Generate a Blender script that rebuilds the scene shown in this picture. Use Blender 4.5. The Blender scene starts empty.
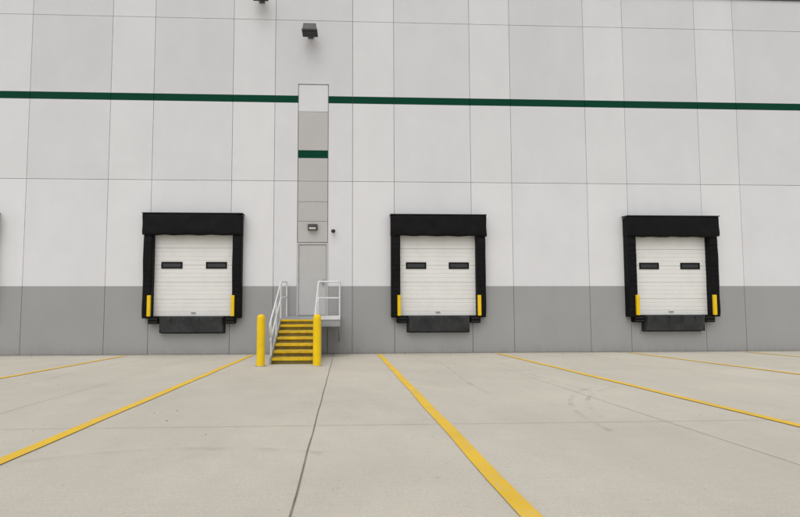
import bpy, bmesh, math, random
from mathutils import Vector, noise
random.seed(7)
S = bpy.context.scene
S.view_settings.view_transform='Standard'; S.view_settings.look='None'; S.view_settings.exposure=0

# ------------------------------------------------------------------ helpers
def link(o, parent=None):
    S.collection.objects.link(o)
    if parent: o.parent = parent
    return o
def empty(name, loc=(0,0,0)):
    e = bpy.data.objects.new(name, None); e.location = loc; e.empty_display_size=.3
    return link(e)
def mesh_obj(name, bm, mat, parent=None, smooth=False, bevel=0, loc=(0,0,0)):
    bmesh.ops.recalc_face_normals(bm, faces=bm.faces)
    me = bpy.data.meshes.new(name); bm.to_mesh(me); bm.free()
    if smooth:
        for p in me.polygons: p.use_smooth=True
    o = bpy.data.objects.new(name, me); o.location = loc
    if mat: me.materials.append(mat)
    link(o, parent)
    if bevel:
        m=o.modifiers.new('bevel','BEVEL'); m.width=bevel; m.segments=2; m.limit_method='ANGLE'
    return o
def add_box(bm, x0,x1,y0,y1,z0,z1):
    v=[bm.verts.new((x,y,z)) for x in (x0,x1) for y in (y0,y1) for z in (z0,z1)]
    fs=[]
    for f in ((0,1,3,2),(4,6,7,5),(0,4,5,1),(2,3,7,6),(0,2,6,4),(1,5,7,3)):
        fs.append(bm.faces.new([v[i] for i in f]))
    return fs
def boxes(name, lst, mat, parent=None, bevel=0, loc=(0,0,0)):
    bm=bmesh.new()
    for b in lst: add_box(bm,*b)
    return mesh_obj(name,bm,mat,parent,bevel=bevel,loc=loc)
def tube(name, paths, r, mat, parent=None):
    cu=bpy.data.curves.new(name,'CURVE'); cu.dimensions='3D'; cu.bevel_depth=r; cu.bevel_resolution=4; cu.use_fill_caps=True
    for p in paths:
        s=cu.splines.new('POLY'); s.points.add(len(p)-1)
        for i,c in enumerate(p): s.points[i].co=(*c,1)
    cu.materials.append(mat)
    o=bpy.data.objects.new(name,cu); link(o,parent); return o

class N:
    def __init__(s,name):
        s.m=bpy.data.materials.new(name); s.m.use_nodes=True
        s.t=s.m.node_tree; s.n=s.t.nodes; s.b=s.n['Principled BSDF']
    def new(s,t,**k):
        n=s.n.new(t)
        for a,v in k.items(): setattr(n,a,v)
        return n
    def l(s,a,b): s.t.links.new(a,b)
    def coord(s, scale=(1,1,1)):
        mp=s.new('ShaderNodeMapping'); mp.inputs['Scale'].default_value=scale
        geo=s.new('ShaderNodeNewGeometry'); s.l(geo.outputs['Position'],mp.inputs[0]); return mp.outputs[0]
    def noise(s,scale,detail=4,rough=.6,vs=(1,1,1)):
        n=s.new('ShaderNodeTexNoise'); n.inputs['Scale'].default_value=scale; n.inputs['Detail'].default_value=detail
        n.inputs['Roughness'].default_value=rough; s.l(s.coord(vs),n.inputs['Vector']); return n.outputs['Fac']
    def rng(s,v,a,b,c,d):
        n=s.new('ShaderNodeMapRange'); 
        for i,x in zip((1,2,3,4),(a,b,c,d)): n.inputs[i].default_value=x
        s.l(v,n.inputs[0]); return n.outputs[0]
    def mul(s,a,b):
        n=s.new('ShaderNodeMath',operation='MULTIPLY'); s.l(a,n.inputs[0])
        if isinstance(b,(int,float)): n.inputs[1].default_value=b
        else: s.l(b,n.inputs[1])
        return n.outputs[0]
    def colmul(s,col,fac):
        n=s.new('ShaderNodeVectorMath',operation='SCALE')
        if isinstance(col,tuple): n.inputs[0].default_value=col
        else: s.l(col,n.inputs[0])
        s.l(fac,n.inputs['Scale']); return n.outputs[0]
    def mix(s,fac,a,b):
        n=s.new('ShaderNodeMix',data_type='RGBA')
        if isinstance(fac,(int,float)): n.inputs[0].default_value=fac
        else: s.l(fac,n.inputs[0])
        for i,c in ((6,a),(7,b)):
            if isinstance(c,tuple): n.inputs[i].default_value=(*c,1)
            else: s.l(c,n.inputs[i])
        return n.outputs[2]
    def bump(s,h,strength,dist=.01):
        n=s.new('ShaderNodeBump'); n.inputs['Strength'].default_value=strength; n.inputs['Distance'].default_value=dist
        s.l(h,n.inputs['Height']); s.l(n.outputs[0],s.b.inputs['Normal'])

def simple(name,col,rough=.6,metal=0,var=.15,scale=6,bump=0,bscale=60,spec=.5,dirt=None):
    k=N(name)
    f=k.rng(k.noise(scale),.3,.7,1-var,1+var)
    c=k.colmul(col,f)
    if dirt:
        c=k.mix(k.rng(k.noise(dirt[0],5,.7),dirt[1],dirt[2],0,dirt[3]),c,dirt[4])
    k.l(c,k.b.inputs['Base Color'])
    k.b.inputs['Roughness'].default_value=rough; k.b.inputs['Metallic'].default_value=metal
    k.b.inputs['Specular IOR Level'].default_value=spec
    if bump: k.bump(k.noise(bscale,3),bump,.01)
    return k.m

# ------------------------------------------------------------------ materials
def wall_material():
    k=N('painted_tilt_up_concrete')
    at=k.new('ShaderNodeAttribute',attribute_name='paint')
    a=k.rng(k.noise(.6,5,.65),.3,.7,.965,1.03)
    b=k.rng(k.noise(1.0,4,.6,(2.2,1,.5)),.3,.7,.988,1.01)   # faint roller marks
    d=k.rng(k.noise(40,2,.6),.3,.7,.98,1.02)
    c=k.colmul(at.outputs['Color'],k.mul(k.mul(a,b),d))
    geo=k.new('ShaderNodeNewGeometry'); sp=k.new('ShaderNodeSeparateXYZ'); k.l(geo.outputs['Position'],sp.inputs[0])
    h=k.rng(sp.outputs['Z'],0,.40,1,0)
    st=k.mul(k.mul(h,h),k.rng(k.noise(2.5,5,.7,(1.5,1,.6)),.35,.65,.1,.5))
    c=k.mix(st,c,(.22,.21,.18))
    k.l(c,k.b.inputs['Base Color']); k.b.inputs['Roughness'].default_value=.85
    k.b.inputs['Specular IOR Level'].default_value=.12
    k.bump(k.noise(35,3,.6),.15,.005)
    return k.m
M_wall=wall_material()
M_joint=simple('joint_sealant',(.34,.34,.345),.85,spec=.2)
M_coping=simple('coping_metal',(.10,.11,.11),.45,.3)
M_black=simple('black_dock_fabric',(.0045,.0045,.005),.6,0,.35,5,.3,22,.16,dirt=(3,.58,.85,.22,(.03,.029,.028)))
M_rubber=simple('rubber',(.006,.006,.006),.8,0,.3,8,.3,40,.15)
M_doorw=simple('white_door_skin',(.78,.775,.75),.45,0,.02,2,spec=.3,dirt=(1.8,.5,.85,.18,(.46,.44,.40)))
M_doorgap=simple('door_seam',(.30,.30,.29),.7)
M_glass=simple('dark_glazing',(.035,.038,.04),.15)
M_frame=simple('window_frame',(.006,.006,.006),.6,spec=.15)
M_yel=simple('yellow_paint',(.84,.56,.008),.5,0,.06,4,.12,40,.25,dirt=(6,.58,.85,.35,(.25,.18,.06)))
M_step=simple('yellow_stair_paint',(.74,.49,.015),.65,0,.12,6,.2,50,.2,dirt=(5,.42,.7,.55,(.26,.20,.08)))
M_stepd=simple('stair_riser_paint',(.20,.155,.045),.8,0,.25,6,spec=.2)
M_galv=simple('galvanized_steel',(.72,.73,.74),.45,.15,.08,10)
M_steel=simple('grey_steel',(.33,.34,.345),.55,.2,.12,6)
M_level=simple('leveler_steel',(.035,.038,.04),.6,.1,.35,3,.3,30,.25,dirt=(4,.5,.75,.45,(.085,.08,.07)))
M_pdoor=simple('personnel_door_paint',(.49,.485,.48),.55,0,.03,3,spec=.3)
M_fix=simple('fixture_bronze',(.022,.021,.02),.5,.1)
M_fixg=simple('fixture_grey',(.09,.09,.09),.5,.1)
M_lens=simple('fixture_lens',(.55,.55,.52),.2)

# ------------------------------------------------------------------ warehouse
W=empty('warehouse_building')
X0=-2.16; P=3.72; NW=1.30
ZG=2.05; ZJ1=5.30; ZS0=7.77; ZS1=8.00; ZJ2=10.43; ZT=11.50
G=.0065
WHT=(.675,.675,.692); WHN=(.70,.70,.712); GRN=(.002,.050,.028); GRY=(.350,.350,.350); BEI=(.50,.487,.48)
bm=bmesh.new()
wf=[]
def panel(x0,x1,z0,z1,col,y=0.0,gl=1,gr=1,gb=1,gt=1,v=.014):
    g=G
    f=random.uniform(1-v,1+v)
    fs=add_box(bm,x0+g*gl,x1-g*gr,y,.05,z0+g*gb,z1-g*gt)
    for q in fs: wf.append((q,tuple(c*f for c in col)))
cx0,cx1=-1.445,-.49
def column(x0,x1,narrow):
    w = WHN if narrow else WHT
    up=tuple(c*(.945 if not narrow else .98) for c in w)
    zc=8.38
    rows=[(0,ZG,GRY,1,0),(ZG,ZJ1,tuple(c*1.05 for c in w),0,1),(ZJ1,ZS0,w,1,0),(ZS0,ZS1,GRN,0,0),(ZS1,ZJ2,up,0,1),(ZJ2,ZT,up,1,1)]
    for z0,z1,col,gb,gt in rows:
        vv=.014 if col is not GRN else 0
        if x0<cx0<x1:
            r0=random.getstate()
            if z0>=zc: panel(x0,x1,z0,z1,col,gb=gb,gt=gt)
            elif z1<=zc:
                panel(x0,cx0,z0,z1,col,gb=gb,gt=gt,gr=0,v=vv); random.setstate(r0)
                panel(cx1,x1,z0,z1,col,gb=gb,gt=gt,gl=0,v=vv)
            else:
                for a in ((x0,cx0,z0,zc,1,0,gb,0),(cx1,x1,z0,zc,0,1,gb,0),(x0,x1,zc,z1,1,1,0,gt)):
                    random.setstate(r0); panel(a[0],a[1],a[2],a[3],col,gl=a[4],gr=a[5],gb=a[6],gt=a[7])
        else: panel(x0,x1,z0,z1,col,gb=gb,gt=gt,v=vv)
for k in range(-8,13):
    xk=X0+P*k
    column(xk-NW,xk,True); column(xk,xk+P-NW,False)
g2=.022
segs=[(7.50,8.36,WHT),(6.27,7.50,BEI),(6.03,6.27,GRN),(5.30,6.03,BEI),(4.66,5.30,tuple(c*1.02 for c in BEI)),(4.05,4.66,tuple(c*.98 for c in BEI)),(3.40,4.05,BEI),(0,1.15,GRY)]
for z0,z1,c in segs:
    panel(cx0+g2-G,cx1-g2+G,z0,z1,c,y=.014,v=.01,gb=0 if c is GRN else .8,gt=0 if c is GRN else .8)
bm.faces.ensure_lookup_table(); bm.faces.index_update()
cols={f.index:c for f,c in wf}
me=bpy.data.meshes.new('wall_panels'); bm.to_mesh(me); bm.free()
ca=me.color_attributes.new('paint','FLOAT_COLOR','CORNER')
for p in me.polygons:
    for li in p.loop_indices: ca.data[li].color=(*cols[p.index],1)
me.materials.append(M_wall); o=bpy.data.objects.new('wall_panels',me); link(o,W)
xl=X0+P*-8-NW; xr=X0+P*13-NW
boxes('backing_wall',[(xl+.01,xr-.01,.046,30,-.3,ZT-.01)],M_joint,W)
boxes('roof_coping',[(xl-.05,xr+.05,-.05,30.1,ZT-.03,ZT+.14)],M_coping,W,.01)
# personnel door
dz0,dz1=1.15,3.38
boxes('personnel_door_frame',[(cx0+.0,cx0+.055,-.02,.05,dz0,dz1),(cx1-.055,cx1,-.02,.05,dz0,dz1),(cx0+.055,cx1-.055,-.02,.05,dz1-.055,dz1)],M_pdoor,W,.004)
boxes('personnel_door_leaf',[(cx0+.062,cx1-.062,.004,.045,dz0+.012,dz1-.062)],M_pdoor,W,.003)
boxes('door_hardware',[(cx1-.16,cx1-.11,-.004,.004,dz0+.90,dz0+1.12),(cx1-.235,cx1-.12,-.06,-.04,dz0+1.0,dz0+1.025),(cx1-.145,cx1-.12,-.06,.0,dz0+1.0,dz0+1.025),
    (cx0+.05,cx0+.07,-.022,.004,dz0+.2,dz0+.32),(cx0+.05,cx0+.07,-.022,.004,dz0+1.05,dz0+1.17),(cx0+.05,cx0+.07,-.022,.004,dz0+1.85,dz0+1.97)],M_steel,W,.003)

# ------------------------------------------------------------------ loading docks
def dock(cx, i):
    D=empty('loading_dock_door' if i==0 else 'loading_dock_door.%03d'%i,(cx,0,0))
    w=1.22; zb,zt=1.14,3.72
    n=5; sh=(zt-zb)/n; bm=bmesh.new(); prof=[]
    for s in range(n):
        b=zb+s*sh
        prof+= [(b+.000,-.012),(b+.006,-.034)]
        for r in range(1,4):
            c=b+sh*r/4
            prof+=[(c-.012,-.034),(c-.005,-.026),(c+.005,-.026),(c+.012,-.034)]
        prof+=[(b+sh-.006,-.034)]
    prof+=[(zt,-.012)]
    L=[bm.verts.new((-w,y,z)) for z,y in prof]; R=[bm.verts.new((w,y,z)) for z,y in prof]
    for a in range(len(prof)-1): bm.faces.new((L[a],R[a],R[a+1],L[a+1]))
    mesh_obj('door_panels',bm,M_doorw,D)
    boxes('door_seams',[(-w,w,-.014,-.004,zb+s*sh-.006,zb+s*sh+.006) for s in range(0,n+1)]+[(-w,-w+.004,-.03,-.004,zb,zt)],M_doorgap,D)
    wins=[(-.98,-.35),(.35,.98)]
    fr=[];gl=[]
    for a,b in wins:
        z0,z1=2.58,2.785; t=.045
        fr+=[(a,b,-.055,-.03,z0,z0+t),(a,b,-.055,-.03,z1-t,z1),(a,a+t,-.055,-.03,z0+t,z1-t),(b-t,b,-.055,-.03,z0+t,z1-t)]
        gl+=[(a+t,b-t,-.042,-.03,z0+t,z1-t)]
    boxes('window_frames',fr,M_frame,D,.006); boxes('window_glass',gl,M_glass,D)
    boxes('door_bottom_seal',[(-w,w,-.04,-.003,zb-.025,zb+.012)],M_rubber,D,.004)
    boxes('door_lift_handle',[(-.07,.07,-.065,-.034,zb+.10,zb+.125)],M_steel,D,.003)
    def lump(name,x0,x1,y0,y1,z0,z1,nx,ny,nz,amp,fr,sag=0,seed=0):
        bm=bmesh.new(); 
        def gp(a,b,c): return Vector((x0+(x1-x0)*a/nx,y0+(y1-y0)*b/ny,z0+(z1-z0)*c/nz))
        vs={}
        def V(a,b,c):
            k=(a,b,c)
            if k not in vs:
                p=gp(a,b,c); q=p*fr+Vector((seed*7.3+i*3.1,i*2.7,0))
                d=noise.noise_vector(q)*amp
                if b==ny: d*=0
                ex=1-abs(2*a/nx-1)**10; ez=1-abs(2*c/nz-1)**10
                d.y += .025*(1-ex)+.02*(1-ez) if b==0 else 0
                if sag and c==0: d.z-=sag*(.6*noise.noise(Vector((p.x*2.3+seed+i,0,i)))+.4*math.sin(p.x*9+i*2))
                if sag and c==nz: d.z+=sag*.5*noise.noise(Vector((p.x*1.7+seed+i*2,3,i)))
                vs[k]=bm.verts.new(p+d)
            return vs[k]
        for a in range(nx):
            for c in range(nz):
                bm.faces.new((V(a,0,c),V(a+1,0,c),V(a+1,0,c+1),V(a,0,c+1)))
        for b in range(ny):
            for c in range(nz):
                bm.faces.new((V(0,b,c),V(0,b,c+1),V(0,b+1,c+1),V(0,b+1,c)))
                bm.faces.new((V(nx,b,c),V(nx,b+1,c),V(nx,b+1,c+1),V(nx,b,c+1)))
            for a in range(nx):
                bm.faces.new((V(a,b,0),V(a,b+1,0),V(a+1,b+1,0),V(a+1,b,0)))
                bm.faces.new((V(a,b,nz),V(a+1,b,nz),V(a+1,b+1,nz),V(a,b+1,nz)))
        return mesh_obj(name,bm,M_black,D,smooth=True)
    lump('side_pad_a',-1.45,-1.18,-.24,0,1.10,3.66,8,5,40,.012,2.2,seed=1)
    lump('side_pad_b',1.18,1.45,-.24,0,1.10,3.66,8,5,40,.012,2.2,seed=2)
    lump('head_pad',-1.455,1.455,-.27,0,3.60,4.18,40,5,10,.012,2.0,sag=.01,seed=3)
    lump('head_curtain',-1.475,1.475,-.30,-.255,3.585,4.24,70,1,14,.017,3.0,sag=.03,seed=4)
    boxes('head_rail',[(-1.485,1.485,-.315,0,4.225,4.25)],M_fix,D,.006)
    boxes('pad_pleats',[(sx*1.31-.12,sx*1.31+.12,-.252,-.20,z,z+.012) for sx in (-1,1) for z in [1.25+.16*j for j in range(14)]],M_rubber,D,.004)
    boxes('guide_posts',[(sx*1.225-.05,sx*1.225+.05,-.31,-.24,1.16,1.78) for sx in (-1,1)],M_yel,D,.012)
    boxes('dock_bumpers',[(sx*1.13-.15,sx*1.13+.15,-.20,.0,.93,1.145) for sx in (-1,1)],M_rubber,D,.012)
    boxes('bumper_plates',[(sx*1.13-.13,sx*1.13+.13,-.212,-.20,z,z+.02) for sx in (-1,1) for z in (.97,1.07)],M_level,D)
    bm=bmesh.new()
    add_box(bm,-.97,.97,-.02,.0,.62,1.145)
    add_box(bm,-.93,.93,-.25,-.02,1.10,1.14)
    fs=add_box(bm,-.91,.91,-.27,-.245,.68,1.12)
    for v in {v for f in fs for v in f.verts}:
        if v.co.z<.9: v.co.y+=.08
    for x in (-.62,-.2,.2,.62): add_box(bm,x-.035,x+.035,-.285,-.262,1.04,1.13)
    for x in (-.93,.915): add_box(bm,x,x+.015,-.22,-.02,.66,1.10)
    mesh_obj('dock_leveler',bm,M_level,D,bevel=.004)
    boxes('leveler_frame',[(-1.0,-.97,-.03,0,.60,1.15),(.97,1.0,-.03,0,.60,1.15),(-1.0,1.0,-.032,0,.585,.625)],M_steel,D,.003)
for i,cx in enumerate((-4.53,2.89,10.27,-11.80,17.7)): dock(cx,i)

# ------------------------------------------------------------------ light fixtures
def shoebox(x,z,name):
    E=empty(name,(x,0,z))
    boxes('wall_plate',[(-.09,.09,-.03,0,-.02,.22)],M_fixg,E,.006)
    boxes('arm',[(-.035,.035,-.25,-.03,.06,.13)],M_fix,E,.006)
    bm=bmesh.new(); fs=add_box(bm,-.22,.22,-.56,-.20,-.02,.18)
    for v in bm.verts:
        if v.co.z>.1: v.co.x*=.86; v.co.y=(v.co.y+.38)*.86-.38
    mesh_obj('housing',bm,M_fixg,E,bevel=.012)
    boxes('door_frame',[(-.235,.235,-.575,-.185,-.07,-.022)],M_fix,E,.006)
    boxes('lens',[(-.19,.19,-.53,-.23,-.082,-.071)],M_fix,E,.004)
    return E
shoebox(-1.06,9.86,'wall_floodlight'); shoebox(-2.6,10.98,'wall_floodlight.001')
L=empty('wall_light',(-.965,0,3.86))
boxes('backplate',[(-.15,.15,-.03,.014,-.09,.09)],M_fix,L,.01)
bm=bmesh.new(); add_box(bm,-.14,.14,-.16,-.03,-.08,.085)
for v in bm.verts:
    if v.co.z<0 and v.co.y<-.1: v.co.y+=.05
mesh_obj('housing',bm,M_fixg,L,bevel=.015)
boxes('lens',[(-.10,.10,-.155,-.10,-.075,-.02)],M_lens,L,.01)
C=empty('security_camera',(-.33,0,3.74))
boxes('mount',[(-.05,.05,-.03,0,-.03,.06),(-.02,.02,-.12,-.03,.0,.03)],M_fixg,C,.005)
bm=bmesh.new(); bmesh.ops.create_uvsphere(bm,u_segments=20,v_segments=12,radius=.065)
for v in bm.verts:
    v.co.y-=.13
    v.co.z = v.co.z if v.co.z<0 else v.co.z*.55
mesh_obj('dome',bm,M_fix,C,smooth=True)

# ------------------------------------------------------------------ ground
SL=.072
def gz(y): return -SL*y if y>-18 else SL*18
ys=[0.2]+[-j*1.0 for j in range(0,19)]+[-18.5,-25,-60,-400]
bm=bmesh.new(); xs=[-400,-60,-20,-10,0,10,20,60,400]; grid=[]
for y in ys: grid.append([bm.verts.new((x,y,gz(y))) for x in xs])
for a in range(len(ys)-1):
    for b in range(len(xs)-1): bm.faces.new((grid[a][b],grid[a][b+1],grid[a+1][b+1],grid[a+1][b]))
k=N('concrete_slab')
geo=k.new('ShaderNodeNewGeometry'); 
sn=k.new('ShaderNodeVectorMath',operation='SNAP'); add=k.new('ShaderNodeVectorMath',operation='ADD'); add.inputs[1].default_value=(.3,0,0)
k.l(geo.outputs['Position'],add.inputs[0]); k.l(add.outputs[0],sn.inputs[0]); sn.inputs[1].default_value=(3.72,4.6,50)
wn=k.new('ShaderNodeTexWhiteNoise',noise_dimensions='3D'); k.l(sn.outputs[0],wn.inputs['Vector'])
tone=k.rng(wn.outputs['Value'],0,1,.98,1.02)
big=k.rng(k.noise(.35,5,.6),.3,.7,.93,1.06)
mid=k.rng(k.noise(1.6,5,.7,(1,.5,1)),.3,.7,.955,1.035)
fine=k.rng(k.noise(70,3,.7),.25,.75,.87,1.11)
broom=k.rng(k.noise(8,2,.6,(.3,9,1)),.3,.7,.975,1.025)
c=k.colmul((.575,.538,.460),k.mul(k.mul(k.mul(big,mid),k.mul(fine,tone)),broom))
c=k.mix(k.rng(k.noise(.7,6,.75,(1,.6,1)),.55,.78,0,.24),c,(.33,.30,.25))
c=k.mix(k.rng(k.noise(6,5,.8),.66,.76,0,.25),c,(.27,.245,.21))
c=k.mix(k.rng(k.noise(22,2,.5),.735,.77,0,.5),c,(.18,.15,.12))
sp=k.new('ShaderNodeSeparateXYZ'); k.l(geo.outputs['Position'],sp.inputs[0])
c=k.mix(k.mul(k.rng(sp.outputs['Y'],-.6,0,0,.55),k.rng(k.noise(1.5,5,.7),.3,.65,.2,1)),c,(.26,.24,.20))
k.l(c,k.b.inputs['Base Color']); k.b.inputs['Roughness'].default_value=.8; k.b.inputs['Specular IOR Level'].default_value=.2
k.bump(k.noise(90,3,.7),.25,.004)
GR=mesh_obj('concrete_ground',bm,k.m)
def strip(name,pts,w,mat,dz,parent=GR):
    bm=bmesh.new(); prev=None
    for i,(x,y) in enumerate(pts):
        a=Vector(pts[max(i-1,0)]); b=Vector(pts[min(i+1,len(pts)-1)]); d=(b-a).normalized(); n=Vector((-d.y,d.x))*w/2
        p=(bm.verts.new((x+n.x,y+n.y,gz(y+n.y)+dz)),bm.verts.new((x-n.x,y-n.y,gz(y-n.y)+dz)))
        if prev: bm.faces.new((prev[0],prev[1],p[1],p[0]))
        prev=p
    return mesh_obj(name,bm,mat,parent)
k=N('yellow_line_paint')
wear=k.rng(k.noise(16,6,.75),.49,.64,0,.75)
wear2=k.mul(wear,k.rng(k.noise(.8,3,.6),.35,.65,.25,1))
c=k.colmul((.84,.54,.05),k.rng(k.noise(2,4,.6),.3,.7,.92,1.06))
c=k.mix(wear2,c,(.52,.46,.34))
k.l(c,k.b.inputs['Base Color']); k.b.inputs['Roughness'].default_value=.8; k.b.inputs['Specular IOR Level'].default_value=.15
M_line=k.m
for j,x in enumerate((-10.2,-6.35,-2.68,1.05,4.63,8.68,12.35,16.1)):
    strip('parking_line_%d'%j,[(x+.006*math.sin(a*1.3+j),-.35-a*.5) for a in range(36)],.125,M_line,.008)
M_cj=simple('control_joint',(.23,.21,.18),.9,0,.35,3,spec=.1)
M_cj2=simple('sawcut_joint',(.40,.37,.31),.9,0,.22,2,spec=.1)
strip('expansion_joint',[(-.3+.004*math.sin(a*2.1),-.02-a*.5) for a in range(37)],.013,M_cj,.004)
for j,x in enumerate((-15.2,-11.5,-7.75,-4.03,3.43,7.15,10.86,14.6)):
    strip('sawcut_%d'%j,[(x,-.02-a*.5) for a in range(37)],.006,M_cj2,.004)
for j,y in enumerate((-4.6,-9.2,-13.8)):
    strip('cross_joint_%d'%j,[(-40+a*10,y) for a in range(10)],.006,M_cj2,.0048)
strip('wall_joint',[(-30,-.02),(45,-.02)],.03,M_cj,.005)
def scuff(name,amax):
    k=N(name)
    k.b.inputs['Base Color'].default_value=(.20,.185,.16,1); k.b.inputs['Roughness'].default_value=.85
    k.l(k.rng(k.noise(3.0,5,.7),.42,.75,0,amax),k.b.inputs['Alpha']); return k.m
M_sc=scuff('tyre_scuff',.24)
def arc(cx,cy,r,a0,a1,n=30): return [(cx+r*math.cos(math.radians(a0+(a1-a0)*t/n)),cy+r*math.sin(math.radians(a0+(a1-a0)*t/n))) for t in range(n+1)]
sc=[arc(6.0,-9.6,3.4,120,180),arc(6.0,-9.6,3.2,118,170),arc(-1.2,-13,3.0,70,130)]
for j,x in enumerate((2.2,3.7,-5.3)):
    sc.append([(x+.12*math.sin(t*.3+j),-.6-t*.4) for t in range(18)])
for j,p in enumerate(sc): strip('tyre_scuff_%d'%j,p,.06,M_sc,.012+.0012*j)
bm=bmesh.new()
for q in range(380):
    x=random.uniform(-12,15); y=-random.random()**1.6*9.5-.05; s=random.uniform(.004,.012)*(1.6 if y>-1 else 1)
    z=gz(y)
    vs=[bm.verts.new((x+s*random.uniform(.6,1.3)*math.cos(a),y+s*random.uniform(.6,1.3)*math.sin(a),z+.001)) for a in (0,1.3,2.6,3.9,5.1)]
    t=bm.verts.new((x,y,z+s*.7))
    for a in range(5): bm.faces.new((vs[a],vs[(a+1)%5],t))
mesh_obj('grit',bm,simple('grit_stone',(.16,.14,.12),.9,0,.5,3),GR)

# ------------------------------------------------------------------ bollards
def bollard(x,y,i):
    bm=bmesh.new(); r=.092; prof=[(r,-.3),(r,1.08),(r*.97,1.115),(r*.85,1.145),(r*.6,1.165),(r*.3,1.175)]
    n=32; rings=[[bm.verts.new((q*math.cos(2*math.pi*t/n),q*math.sin(2*math.pi*t/n),z)) for t in range(n)] for q,z in prof]
    for a in range(len(rings)-1):
        for t in range(n): bm.faces.new((rings[a][t],rings[a][(t+1)%n],rings[a+1][(t+1)%n],rings[a+1][t]))
    bm.faces.new(rings[-1])
    o=mesh_obj('bollard' if i==0 else 'bollard.%03d'%i,bm,M_yel,None,smooth=True,loc=(x,y,gz(y)))
    bm=bmesh.new(); bmesh.ops.create_cone(bm,cap_ends=True,segments=32,radius1=.13,radius2=.10,depth=.03)
    mesh_obj('grout_collar',bm,M_cj2,o,loc=(0,0,.012))
bollard(-1.88,-3.51,0); bollard(-.61,-3.51,1)

# ------------------------------------------------------------------ staircase
ST=empty('metal_staircase')
sx0,sx1=-1.73,-.70; yl=-1.42; zl=1.15; nr=7; tr=.27; zb=gz(-3.05)
rise=(zl-zb)/nr; lx1=-.10
boxes('landing_deck',[(sx0-.02,lx1,yl,-.02,zl-.05,zl-.003)],M_steel,ST,.004)
boxes('landing_frame',[(sx0-.02,lx1,yl-.012,yl+.03,zl-.20,zl-.052),(lx1-.03,lx1+.01,yl+.03,-.02,zl-.2,zl-.052),(sx0-.03,sx0+.01,yl+.03,-.02,zl-.2,zl-.052)],M_steel,ST,.004)
boxes('landing_legs',[(sx1+.02,sx1+.09,yl+.03,yl+.10,0,zl-.2),(sx0,sx0+.07,yl+.03,yl+.10,0,zl-.2)],M_steel,ST,.004)
tube('wall_braces',[[(lx1-.04,-.03,zl-.75),(lx1-.04,yl+.25,zl-.2)],[(sx0+.04,-.03,zl-.75),(sx0+.04,yl+.25,zl-.2)]],.022,M_steel,ST)
tre=[];ris=[]
for s in range(nr-1):
    z=zb+rise*(s+1); y0=yl-tr*(nr-1-s)
    tre.append((sx0+.02,sx1-.02,y0,y0+tr+.02,z-.05,z))
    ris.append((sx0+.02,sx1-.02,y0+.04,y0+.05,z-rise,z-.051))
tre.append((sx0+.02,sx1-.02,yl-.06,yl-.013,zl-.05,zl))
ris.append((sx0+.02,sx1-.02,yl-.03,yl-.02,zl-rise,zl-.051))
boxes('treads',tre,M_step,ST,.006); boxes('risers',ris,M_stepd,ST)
bm=bmesh.new()
for x in (sx0-.02,sx1-.02):
    yb=yl-tr*(nr-1)-.05
    pts=[(yb,zb-.02),(yb,zb+rise+.04),(yl,zl+.04),(yl,zl-.22),(yb+.28,zb-.02)]
    a=[bm.verts.new((x,*p)) for p in pts]; b=[bm.verts.new((x+.04,*p)) for p in pts]
    bm.faces.new(a); bm.faces.new(b[::-1])
    for t in range(5): bm.faces.new((a[t],a[(t+1)%5],b[(t+1)%5],b[t]))
mesh_obj('stringers',bm,M_steel,ST,bevel=.003)
r=.021; yb=yl-tr*(nr-1)+.05; zbt=zb+rise
def sl(y): return zl+(y-yl)*(zl-zbt)/(yl-yb+.0)
paths=[]
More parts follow.
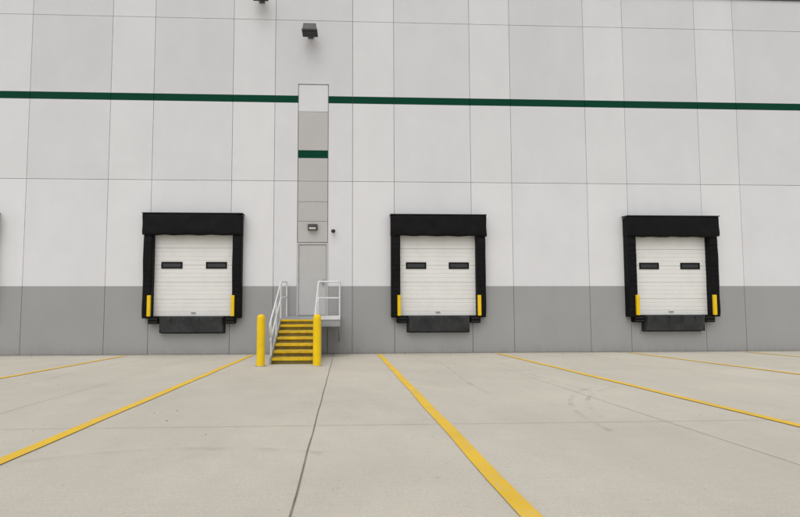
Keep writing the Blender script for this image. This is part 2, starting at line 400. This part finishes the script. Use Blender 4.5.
for x in (sx0-.0,sx1):
    for h in (.97,.52):
        paths.append([(x,-.10 if x==sx0 else yl+.03,zl+h+.06),(x,yl+.03,zl+h+.06),(x,yl-.08,zl+h),(x,yb-.12,sl(yb-.12)+h-.03)]+([(x,yb-.22,sl(yb)+h-.16),(x,yb-.20,sl(yb)+h-.30),(x,yb-.05,sl(yb)+.52)] if h>.9 else []))
    paths.append([(x,yb,sl(yb)-.02),(x,yb,sl(yb)+.95)])
    ym=(yl+yb)/2; paths.append([(x,ym,sl(ym)-.02),(x,ym,sl(ym)+.96)])
    paths.append([(x,yl+.03,zl-.15),(x,yl+.03,zl+1.03)])
paths.append([(sx0,-.10,zl-.1),(sx0,-.10,zl+1.03)])
xg=lx1-.02; xf=sx1
for h in (1.03,.58):
    paths.append([(xf,yl+.03,zl+h),(xg-.05,yl+.03,zl+h),(xg-.012,yl+.045,zl+h),(xg,yl+.09,zl+h),(xg,-.10,zl+h)])
paths.append([(xg,yl+.05,zl-.18),(xg,yl+.05,zl+1.03)])
paths.append([(xg,-.10,zl-.1),(xg,-.10,zl+1.03)])
tube('handrails',paths,r,M_galv,ST)
boxes('toe_plate',[(sx1+.03,lx1,yl-.02,yl-.013,zl-.01,zl+.10)],M_galv,ST)

# ------------------------------------------------------------------ light (overcast)
el=58; az=200
w=bpy.data.worlds.new('World'); S.world=w; w.use_nodes=True
nt=w.node_tree; sky=nt.nodes.new('ShaderNodeTexSky'); sky.sky_type='NISHITA'; sky.sun_disc=False
sky.sun_elevation=math.radians(el); sky.sun_rotation=math.radians(az); sky.air_density=1; sky.dust_density=3
hs=nt.nodes.new('ShaderNodeHueSaturation'); hs.inputs['Saturation'].default_value=.16
nt.links.new(sky.outputs[0],hs.inputs['Color']); bg=nt.nodes['Background']; nt.links.new(hs.outputs[0],bg.inputs['Color'])
bg.inputs['Strength'].default_value=.135
sd=bpy.data.lights.new('sun','SUN'); sd.energy=.9; sd.angle=math.radians(75); sd.color=(1,.975,.94)
so=bpy.data.objects.new('sun',sd); link(so)
d=Vector((math.sin(math.radians(az))*math.cos(math.radians(el)),math.cos(math.radians(az))*math.cos(math.radians(el)),math.sin(math.radians(el))))
so.rotation_euler=d.to_track_quat('Z','Y').to_euler(); so.location=d*30

# ------------------------------------------------------------------ camera
cd=bpy.data.cameras.new('camera'); cam=bpy.data.objects.new('camera',cd); link(cam)
cd.sensor_width=36; cd.lens=455/800*36; cd.shift_x=.0475; cd.clip_end=2000
cam.location=(0,-14,2.13); cam.rotation_euler=(math.radians(90+3.145),0,math.radians(-2.27))
S.camera=cam
